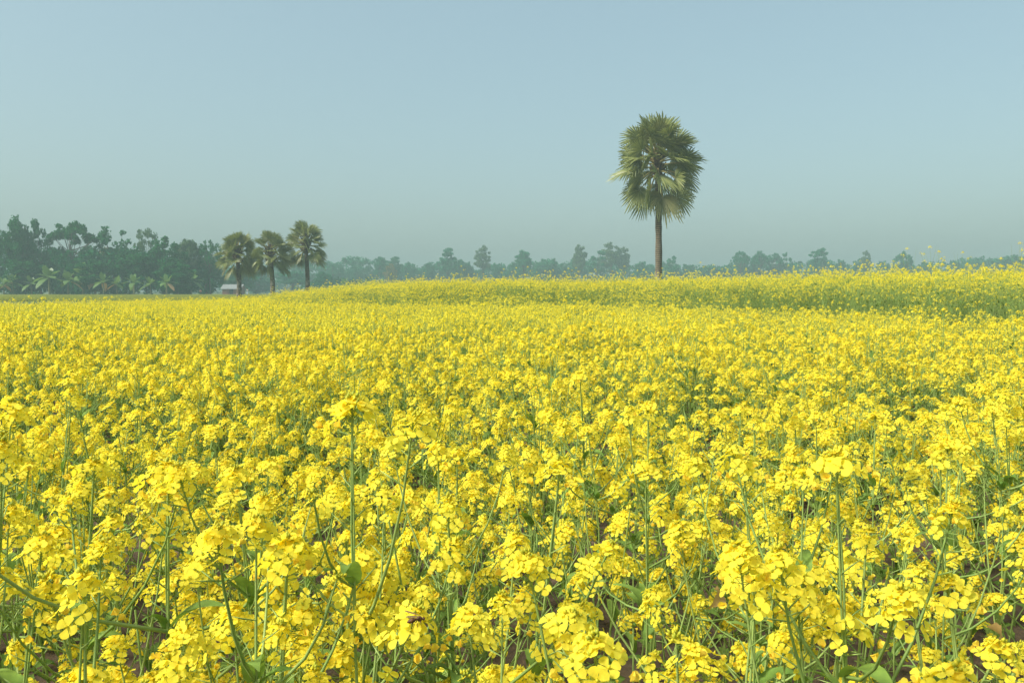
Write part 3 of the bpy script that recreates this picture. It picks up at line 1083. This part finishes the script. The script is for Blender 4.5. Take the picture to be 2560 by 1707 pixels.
def put_tree(key, px, top_py, width_px, D, label, group, name="tree", base_z=0.0):
    p = at(px, top_py, D)
    h = p[2] - base_z
    w = width_px / FPX * D
    root = thing(name, label, "tree", (p[0], D, base_z), trng.uniform(0, 6.28), (w / 8.0, w / 8.0, h / 10.2), group)
    tm, cm = TREES[key]
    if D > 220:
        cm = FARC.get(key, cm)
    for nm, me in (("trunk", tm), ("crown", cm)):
        o = bpy.data.objects.new(nm, me)
        COL.objects.link(o)
        o.parent = root
    return root


G1 = "trees of the grove on the left"
GROVE = [
    ("round0", 36, 533, 100, 150, "tallest dark tree of the left grove, at the very left edge"),
    ("open1", -28, 560, 90, 156, "dark tree cut off by the left edge beside the tallest grove tree"),
    ("tall1", 96, 548, 72, 152, "narrow dark tree just right of the tallest grove tree"),
    ("umb0", 178, 546, 112, 154, "flat topped grove tree with sky showing under its spreading crown"),
    ("open1", 282, 558, 116, 158, "ragged gappy grove tree right of the flat topped one"),
    ("sparse0", 362, 566, 70, 166, "pale thin leaved tree with almost bare top behind the grove"),
    ("bushy0", 405, 573, 118, 152, "broad dark bushy tree towards the right end of the grove"),
    ("pale0", 468, 578, 84, 158, "pale olive tree near the right end of the grove"),
    ("open0", 522, 594, 70, 160, "loose leaved tree at the right end of the grove beside the first palm"),
    ("bushy1", 60, 640, 120, 146, "dark bushy understory tree below the tallest grove tree"),
    ("bushy0", 150, 612, 120, 165, "hazy bushy tree left of the flat topped grove tree's trunk"),
    ("rust0", 262, 606, 56, 163, "rusty brown leaved tree in the middle of the grove"),
    ("bushy1", 235, 640, 120, 147, "dark bushy tree behind the banana plants in the middle of the grove"),
    ("round1", 330, 616, 110, 150, "rounded dark tree between the ragged gappy tree and the broad bushy tree"),
    ("bushy0", 440, 640, 110, 147, "low dark bushy tree behind the last big banana plant"),
    ("round0", 512, 640, 66, 168, "dark low tree hiding behind the left palm's crown"),
    ("bushy0", 196, 600, 150, 174, "hazy tree closing the gap under the flat topped grove tree"),
    ("bushy1", 520, 610, 90, 172, "bushy tree behind the loose leaved tree at the grove's right end"),
    ("round1", 306, 600, 110, 171, "hazy round tree closing the gap under the ragged gappy grove tree"),
    ("bushy1", 590, 662, 100, 215, "hazy tree rising behind the tin roofed hut"),
]
for (k, px, ty, w, D, lab) in GROVE:
    put_tree(k, px, ty, w, D, lab, G1)

G2 = "hazy trees of the far treeline"
FAR = [
    ("bushy0", 640, 672, 110, 250, "hazy bushy tree seen between the left and middle palm trunks"),
    ("round1", 730, 668, 100, 260, "hazy round tree seen between the middle and right palm trunks"),
    ("bushy1", 808, 672, 60, 225, "darker bush like tree just right of the three palms"),
    ("bushy0", 838, 650, 62, 320, "first rounded far tree to the right of the three palms"),
    ("bushy1", 888, 653, 60, 325, "low domed far tree left of the twin peaked pair"),
    ("high1", 949, 633, 40, 315, "left peak of the twin peaked pair of far trees"),
    ("high0", 985, 638, 48, 322, "right peak of the twin peaked pair of far trees"),
    ("rust0", 976, 652, 44, 300, "orange brown leaved tree in front of the twin peaked pair"),
    ("bushy0", 1026, 646, 58, 330, "wide smooth domed far tree right of the orange brown one"),
    ("round1", 1072, 646, 36, 330, "small far tree left of the first high tree of the treeline"),
    ("high0", 1118, 615, 50, 320, "first high tree of the treeline, dark and double topped, left of centre"),
    ("high1", 1142, 638, 40, 318, "shoulder tree leaning out on the right of the first high tree"),
    ("bushy1", 1168, 644, 48, 326, "low bushy tree between the two high trees left of centre"),
    ("paleb0", 1206, 610, 50, 316, "second high tree left of centre, paler and narrower"),
    ("round1", 1243, 648, 34, 335, "small dim tree right of the pale narrow high tree"),
    ("bushy0", 1276, 652, 52, 330, "low dim tree left of the round headed centre tree"),
    ("high1", 1311, 616, 52, 312, "dark round headed tree standing above the centre of the treeline"),
    ("bushy1", 1366, 636, 92, 330, "broad domed tree right of the round headed centre tree"),
    ("bushy0", 1412, 650, 50, 336, "low pale tree right of the broad domed one"),
    ("paleb0", 1449, 609, 48, 318, "slim feathery tree left of the tiered tree"),
    ("lay0", 1492, 621, 56, 310, "tiered tree with sky showing between its level boughs"),
    ("paleb0", 1528, 602, 64, 320, "highest tree of the far treeline, next to the tiered tree"),
    ("paleb0", 1560, 614, 40, 322, "thin leaved tree on the right of the highest far tree"),
    ("bushy1", 1608, 644, 80, 335, "low sloping tree left of the lone palm's trunk"),
    ("bushy0", 1676, 630, 66, 325, "domed tree immediately right of the lone palm's trunk"),
    ("round1", 1722, 650, 46, 338, "small tree right of the dome beside the lone palm's trunk"),
    ("bushy1", 1776, 656, 84, 340, "low flat hedge like tree left of the umbrella trees"),
    ("umb0", 1852, 624, 48, 330, "first umbrella shaped tree standing clear above the treeline"),
    ("umb1", 1900, 627, 46, 332, "second umbrella shaped tree, flat and thin"),
    ("umb0", 1934, 629, 44, 334, "third umbrella shaped tree, joined to the second"),
    ("lay0", 1970, 626, 34, 330, "small tiered tree on the right of the umbrella trees"),
    ("bushy0", 1870, 648, 90, 336, "low bushy tree under the first umbrella crowns"),
    ("bushy1", 1950, 650, 90, 338, "low bushy tree under the third umbrella crown"),
    ("high0", 2048, 616, 58, 322, "egg shaped tree standing alone right of the umbrella trees"),
    ("high1", 2103, 640, 28, 335, "little pointed tree right of the egg shaped tree"),
    ("bushy0", 2146, 637, 60, 330, "broad shouldered tree with a neighbour's peak beside it"),
    ("paleb0", 2166, 623, 30, 328, "pointed peak rising out of the broad shouldered tree"),
    ("bushy1", 2206, 642, 50, 336, "low tree left of the bluish umbrella tree"),
    ("umb1", 2258, 628, 46, 334, "bluish umbrella tree low on the right part of the treeline"),
    ("bushy0", 2256, 644, 80, 336, "bushy tree under the bluish umbrella crown"),
    ("bushy1", 2320, 646, 70, 340, "dim rounded tree between the bluish umbrella and the small square tree"),
    ("round1", 2385, 639, 40, 334, "small square headed tree towards the right"),
    ("bushy0", 2432, 646, 52, 338, "low tree right of the small square headed one"),
    ("bushy1", 2520, 627, 120, 325, "wide tree closing the treeline at the right edge"),
    ("round0", 2600, 632, 80, 330, "tree cut off by the right edge"),
]
for (k, px, ty, w, D, lab) in FAR:
    put_tree(k, px, ty, w, D, lab, G2)

# far woods and grove undergrowth: masses nobody could count
fw = MB()
wr = np.random.default_rng(8)
for x in np.arange(-190, 300, 2.2):
    hh = 12.4 + 1.5 * math.sin(x * 0.07) + 1.1 * math.sin(x * 0.19 + 1) + 0.8 * math.sin(x * 0.53)
    for k in range(20):
        c = np.array([x + wr.normal(0, 1), 345 + wr.uniform(-9, 9), hh * wr.random() ** 0.8])
        cards(fw, wr, clump_points(wr, c, wr.uniform(1.1, 2.0), 30), 0.85)
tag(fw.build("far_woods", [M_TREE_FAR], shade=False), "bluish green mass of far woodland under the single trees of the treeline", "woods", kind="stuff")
ug = MB()
for x in np.arange(-122, -61.5, 0.9):
    for k in range(11):
        c = np.array([x + wr.normal(0, 0.6), wr.uniform(146, 172), wr.uniform(0.3, 9.0 if x < -66 else 5.0)])
        cards(ug, wr, clump_points(wr, c, wr.uniform(0.8, 1.5), 34), 0.5)
for x in np.arange(-62, -40, 1.2):
    for k in range(5):
        c = np.array([x + wr.normal(0, 0.6), wr.uniform(228, 246), wr.uniform(0.3, 4.5)])
        cards(ug, wr, clump_points(wr, c, wr.uniform(0.9, 1.6), 26), 0.6)
tag(ug.build("undergrowth", [M_SHRUB], shade=False), "dark tangled undergrowth filling the foot of the left grove", "undergrowth", kind="stuff")


# ------------------------------------------------------------------ banana plants
def banana(rng, n):
    stem = MB()
    t = np.linspace(0, 1, 6)
    stem.tube(np.stack([0.1 * t, 0 * t, 2.4 * t], -1), np.interp(t, [0, 1], [0.17, 0.09]), 8, 0)
    lv = []
    for k in range(n):
        m = MB()
        az = k * GA + rng.normal(0, 0.2)
        el = R(np.interp(k / (n - 1), [0, 0.5, 1], [2, 42, 82]))
        L = rng.uniform(1.9, 2.5)
        hd = np.array([math.cos(az), math.sin(az), 0])
        sd_ = np.array([-math.sin(az), math.cos(az), 0])
        nl = 10
        V = []
        sag = np.interp(k / (n - 1), [0, 1], [1.5, 0.5])
        for q in np.linspace(0, 1, nl):
            c = np.array([0.1, 0, 2.35]) + hd * L * math.cos(el) * q + np.array([0, 0, L * math.sin(el) * q - sag * q ** 2.2])
            w = 0.46 * np.interp(q, [0, 0.14, 0.3, 0.75, 1], [0.06, 0.1, 0.9, 0.85, 0.05]) * rng.uniform(0.85, 1.1)
            V += [c - sd_ * w + [0, 0, 0.06 - 0.3 * w], c, c + sd_ * w + [0, 0, 0.06 - 0.3 * w]]
        F = []
        for i in range(nl - 1):
            for a in (0, 1):
                q = i * 3 + a
                F.append((q, q + 1, q + 4, q + 3))
        m.add(V, F)
        lv.append(m)
    return stem, lv


brng = np.random.default_rng(4)
BAN = []
for i in range(3):
    s_, l_ = banana(brng, 11)
    BAN.append((s_.mesh("stem", [M_BANSTEM]), [m.mesh("leaf", [M_BANANA_DRY if (q == 0 and i != 1) else M_BANANA]) for q, m in enumerate(l_)]))
for (i, px, ty, D, lab) in [
        (0, 32, 683, 143, "banana plant with drooping leaves at the left end of the grove's foot"),
        (1, 122, 662, 141, "big bright banana plant, second from the left along the grove"),
        (2, 8, 694, 141, "low leafy banana plant cut by the left edge at the grove's foot"),
        (1, 78, 688, 144, "darker banana plant between the leftmost one and the big bright one"),
        (0, 236, 668, 147, "banana plant shaded by the highest banana, just to its right"),
        (2, 292, 690, 144, "small banana plant between the slim one and the star shaped one"),
        (1, 376, 690, 146, "low banana plant right of the star shaped one"),
        (2, 168, 676, 142, "banana plant with arched lower leaves beside the big bright one"),
        (0, 206, 654, 146, "highest banana plant of the grove, set back behind the others"),
        (2, 258, 682, 142, "slim banana plant right of the highest banana"),
        (1, 334, 684, 141, "star shaped banana plant standing apart in front of the grove"),
        (0, 415, 684, 142, "banana plant with one hanging dry brown leaf near the grove's right end"),
        (1, 476, 676, 150, "banana plant in shade at the grove's right end"),
        (2, 858, 694, 205, "hazy banana plant at the foot of the treeline right of the palms"),
        (0, 905, 696, 208, "hazy banana plant left of the orange brown tree's foot"),
        (1, 952, 694, 206, "hazy banana plant below the orange brown tree"),
        (2, 1012, 698, 210, "hazy banana plant farthest right along the treeline's foot")]:
    p = at(px, ty, D)
    s = p[2] / 4.0
    root = thing("banana_plant", lab, "banana plant", (p[0], D, 0), brng.uniform(0, 6.28), (s, s, s), "banana plants")
    for nm, me in [("stem", BAN[i][0])] + [("leaf", m) for m in BAN[i][1]]:
        o = bpy.data.objects.new(nm, me)
        COL.objects.link(o)
        o.parent = root

# ------------------------------------------------------------------ huts
M_TIN = noisy("weathered_tin", (0.20, 0.21, 0.205), (0.28, 0.29, 0.285), 1.5, 0.7, stretch=(6, 1, 1))
M_REDWALL = noisy("red_brown_wall", (0.22, 0.09, 0.06), (0.34, 0.15, 0.10), 2.0)
M_PINKWALL = noisy("pinkish_brick_wall", (0.50, 0.20, 0.15), (0.58, 0.27, 0.20), 2.0)
M_DARK = noisy("dark_doorway", (0.02, 0.018, 0.015), (0.035, 0.03, 0.025), 2.0)
M_GREENTIN = noisy("greenish_tin", (0.30, 0.42, 0.36), (0.40, 0.52, 0.46), 1.5, 0.5)


def hut(label, cx, D, w, d, wall_h, ridge_h, wm, rm):
    root = thing("hut", label, "hut", (cx, D, 0))
    m = MB()
    m.box((-w / 2, -d / 2, 0), (w / 2, d / 2, wall_h))
    # gables
    m.add([(-w / 2 + 0.002, -d / 2, wall_h), (-w / 2 + 0.002, d / 2, wall_h), (-w / 2 + 0.002, 0, ridge_h - 0.05)], [(0, 1, 2)])
    m.add([(w / 2 - 0.002, -d / 2, wall_h), (w / 2 - 0.002, d / 2, wall_h), (w / 2 - 0.002, 0, ridge_h - 0.05)], [(0, 1, 2)])
    wo_ = m.build("wall", [wm], root, shade=False)
    r = MB()
    nr = 40
    xs = np.linspace(-w / 2 - 0.35, w / 2 + 0.35, nr)
    for s in (-1, 1):
        V = []
        for k, x in enumerate(xs):
            dz = 0.02 * (k % 2)
            for (yy, z) in ((s * (d / 2 + 0.5), wall_h - 0.22), (s * 0.02, ridge_h)):
                V += [(x, yy, z + dz), (x, yy, z + dz - 0.05)]
        F = []
        for k in range(nr - 1):
            a, b_ = k * 4, k * 4 + 4
            F += [(a, b_, b_ + 2, a + 2), (a + 1, a + 3, b_ + 3, b_ + 1), (a, a + 1, b_ + 1, b_)]
        r.add(V, F)
    r.box((-w / 2 - 0.37, -0.12, ridge_h + 0.01), (w / 2 + 0.37, 0.12, ridge_h + 0.06))
    r.build("roof", [rm], root, shade=False)
    dm = MB()
    dm.box((-0.45, -d / 2 - 0.03, 0.02), (0.45, -d / 2 + 0.02, min(1.9, wall_h - 0.25)))
    dm.build("door", [M_DARK], root, shade=False)
    return root


p = at(584, 711, 200)
hut("low hut with pale grey tin roof and red brown wall behind a palm trunk", p[0], 200, 4.5, 3.4, 1.75, p[2], M_REDWALL, M_TIN)
p = at(514, 712, 185)
hut("small hut with pinkish wall and greenish roof half hidden among grove trees", p[0], 185, 1.9, 2.4, 1.9, p[2], M_PINKWALL, M_GREENTIN)

# ------------------------------------------------------------------ person in the far field
M_SKIN = noisy("skin", (0.20, 0.11, 0.07), (0.25, 0.14, 0.09), 8.0, 0.6)
M_HAIR = noisy("black_hair", (0.012, 0.010, 0.009), (0.03, 0.025, 0.02), 20.0, 0.5)
M_SHIRT = noisy("pale_shirt_cloth", (0.62, 0.52, 0.42), (0.72, 0.62, 0.52), 6.0, 0.9)
M_LUNGI = noisy("pale_blue_cloth", (0.42, 0.48, 0.52), (0.55, 0.60, 0.62), 6.0, 0.9)


def skin(name, verts, edges, radii, mat, parent):
    me = bpy.data.meshes.new(name)
    me.from_pydata([tuple(v) for v in verts], edges, [])
    o = bpy.data.objects.new(name, me)
    COL.objects.link(o)
    bm = bmesh.new()
    bm.from_mesh(me)
    lay = bm.verts.layers.skin.verify()
    for v_, r_ in zip(bm.verts, radii):
        v_[lay].radius = (r_, r_)
    bm.verts.ensure_lookup_table()
    bm.verts[0][lay].use_root = True
    bm.to_mesh(me)
    bm.free()
    o.modifiers.new("skin", 'SKIN').use_smooth_shade = True
    s = o.modifiers.new("subdivision", 'SUBSURF')
    s.levels = s.render_levels = 2
    me.materials.append(mat)
    o.parent = parent
    return o


D = 205
p = at(619, 741, D)
pr = thing("person", "person in pale shirt and light blue wrap standing in the far field beyond the palms", "person", (p[0], D, 0), R(25))
V = [(0, 0, .92), (0, 0, 1.10), (0, 0, 1.34), (0, 0.01, 1.46), (0, 0.0, 1.56), (0, -0.02, 1.66),
     (.17, 0, 1.38), (.24, -.02, 1.12), (.20, -.20, .98), (.18, -.27, .95),
     (-.17, 0, 1.38), (-.25, .0, 1.12), (-.22, -.12, .92), (-.21, -.16, .85),
     (.09, 0, .86), (.10, 0, .48), (.11, .02, .08), (.11, -.12, .03),
     (-.09, 0, .86), (-.11, -.03, .48), (-.12, .0, .08), (-.12, -.14, .03)]
E = [(0, 1), (1, 2), (2, 3), (3, 4), (4, 5), (2, 6), (6, 7), (7, 8), (8, 9), (2, 10), (10, 11), (11, 12), (12, 13),
     (0, 14), (14, 15), (15, 16), (16, 17), (0, 18), (18, 19), (19, 20), (20, 21)]
RR = [.14, .13, .15, .06, .09, .085, .06, .045, .036, .04, .06, .045, .036, .04, .09, .06, .04, .035, .09, .06, .04, .035]
skin("body", V, E, RR, M_SKIN, pr)
skin("shirt", [(0, 0, .95), (0, 0, 1.12), (0, 0, 1.33), (.17, 0, 1.39), (.23, -.01, 1.18), (-.17, 0, 1.39), (-.24, 0, 1.18), (0, 0, 1.41)],
     [(0, 1), (1, 2), (2, 3), (3, 4), (2, 5), (5, 6), (2, 7)], [.165, .155, .17, .085, .075, .085, .075, .085], M_SHIRT, pr)
m = MB()
m.tube([(0, 0, .98), (0, 0, .85), (0, -.01, .5), (0, -.01, .22)], [.17, .185, .20, .215], 14, 0)
m.build("wrap", [M_LUNGI], pr)
m = MB()
m.tube([(0, -.02, 1.585), (0, 0.01, 1.64), (0, 0.0, 1.70), (0, -.01, 1.755)], [.085, .108, .10, .03], 12, 0, cap=True)
m.build("hair", [M_HAIR], pr)

# ------------------------------------------------------------------ a bee at the flowers near the bottom edge
M_BEE = noisy("bee_body_brown", (0.035, 0.015, 0.006), (0.16, 0.07, 0.02), 1.6, 0.5, stretch=(380, 1, 1))
M_WING = leafy("bee_wing", (0.36, 0.22, 0.08), (0.42, 0.28, 0.12), 0.5, 0.3, 0.5)
bp = at(1042, 1546, 0.57)
bee = thing("bee", "small brown bee with folded wings hovering at a flower near the bottom edge", "bee", tuple(bp), R(12))
m = MB()
xs = np.array([-7.2, -6.2, -4, -2, -.6, -.1, .5, 2, 3.4, 4.0, 4.3, 5.2, 6.0]) * 1e-3
rs = np.array([.2, 1.1, 1.9, 1.7, .8, .5, 1.3, 2.1, 1.5, .7, 1.1, 1.4, .4]) * 1e-3
m.tube(np.stack([xs, 0 * xs, np.interp(xs, [-.0072, 0, .006], [-.0022, 0, -.0004])], -1), rs, 10, 0, cap=True)
m.build("body", [M_BEE], bee)
for s in (-1, 1):
    m = MB()
    V = []
    for q in np.linspace(0, 1, 6):
        w = np.interp(q, [0, .4, .8, 1], [.3, 1.5, 1.6, .3]) * 1e-3
        c = np.array([.0015 - q * .0100, s * (.0015 + q * .0042), .0022 + q * .0022])
        V += [c + [0, -w, 0], c + [0, w, .0002]]
    m.add(V, [(2 * i, 2 * i + 1, 2 * i + 3, 2 * i + 2) for i in range(5)])
    m.build("wing", [M_WING], bee)
    for k, x in enumerate((.0026, .0014, .0002)):
        m = MB()
        m.tube([(x, s * .0012, -.001), (x - .001 * k, s * .0042, -.0012), (x - .0016 * k, s * .0040, -.0052)], [.00035, .0003, .0002], 5, 0)
        m.build("leg", [M_BEE], bee)

# ------------------------------------------------------------------ withered leaves in the lower right
tv, tf = LF[(1, 0)]
for hi_, (px, py, D, L) in ((18, (2470, 1640, 0.98, 0.05)), (19, (1770, 1520, 1.15, 0.04))):
    m = MB()
    m.stamp(tv, tf, np.eye(3)[None], np.zeros((1, 3)), np.array([[L, L * 1.7, L * 1.6]]))
    o = m.build("withered_leaf", [M_DRYLEAF])
    w = at(px, py, D)
    par = hero_objs[hi_]
    Mw = Matrix.LocRotScale(Vector(w), Euler((R(65), R(-25), R(60))), None)
    pm = Matrix.LocRotScale(par.location, par.rotation_euler, par.scale)
    o.parent = par
    o.matrix_local = pm.inverted() @ Mw
    o["label"] = "withered tan leaf curling low on the plant"

# ------------------------------------------------------------------ haze
hz = MB()
hz.box((-1550, -1550, -1.2), (1550, 1550, 27.0))
m, nt, out = new_mat("haze_air")
pv = nt.nodes.new("ShaderNodeVolumePrincipled")
pv.inputs['Color'].default_value = (*HAZE_COLOR, 1)
pv.inputs['Density'].default_value = HAZE_DENSITY
pv.inputs['Anisotropy'].default_value = 0.0
nt.links.new(pv.outputs[0], out.inputs['Volume'])
m.cycles.homogeneous_volume = True
tag(hz.build("haze", [m], shade=False), kind="stuff")
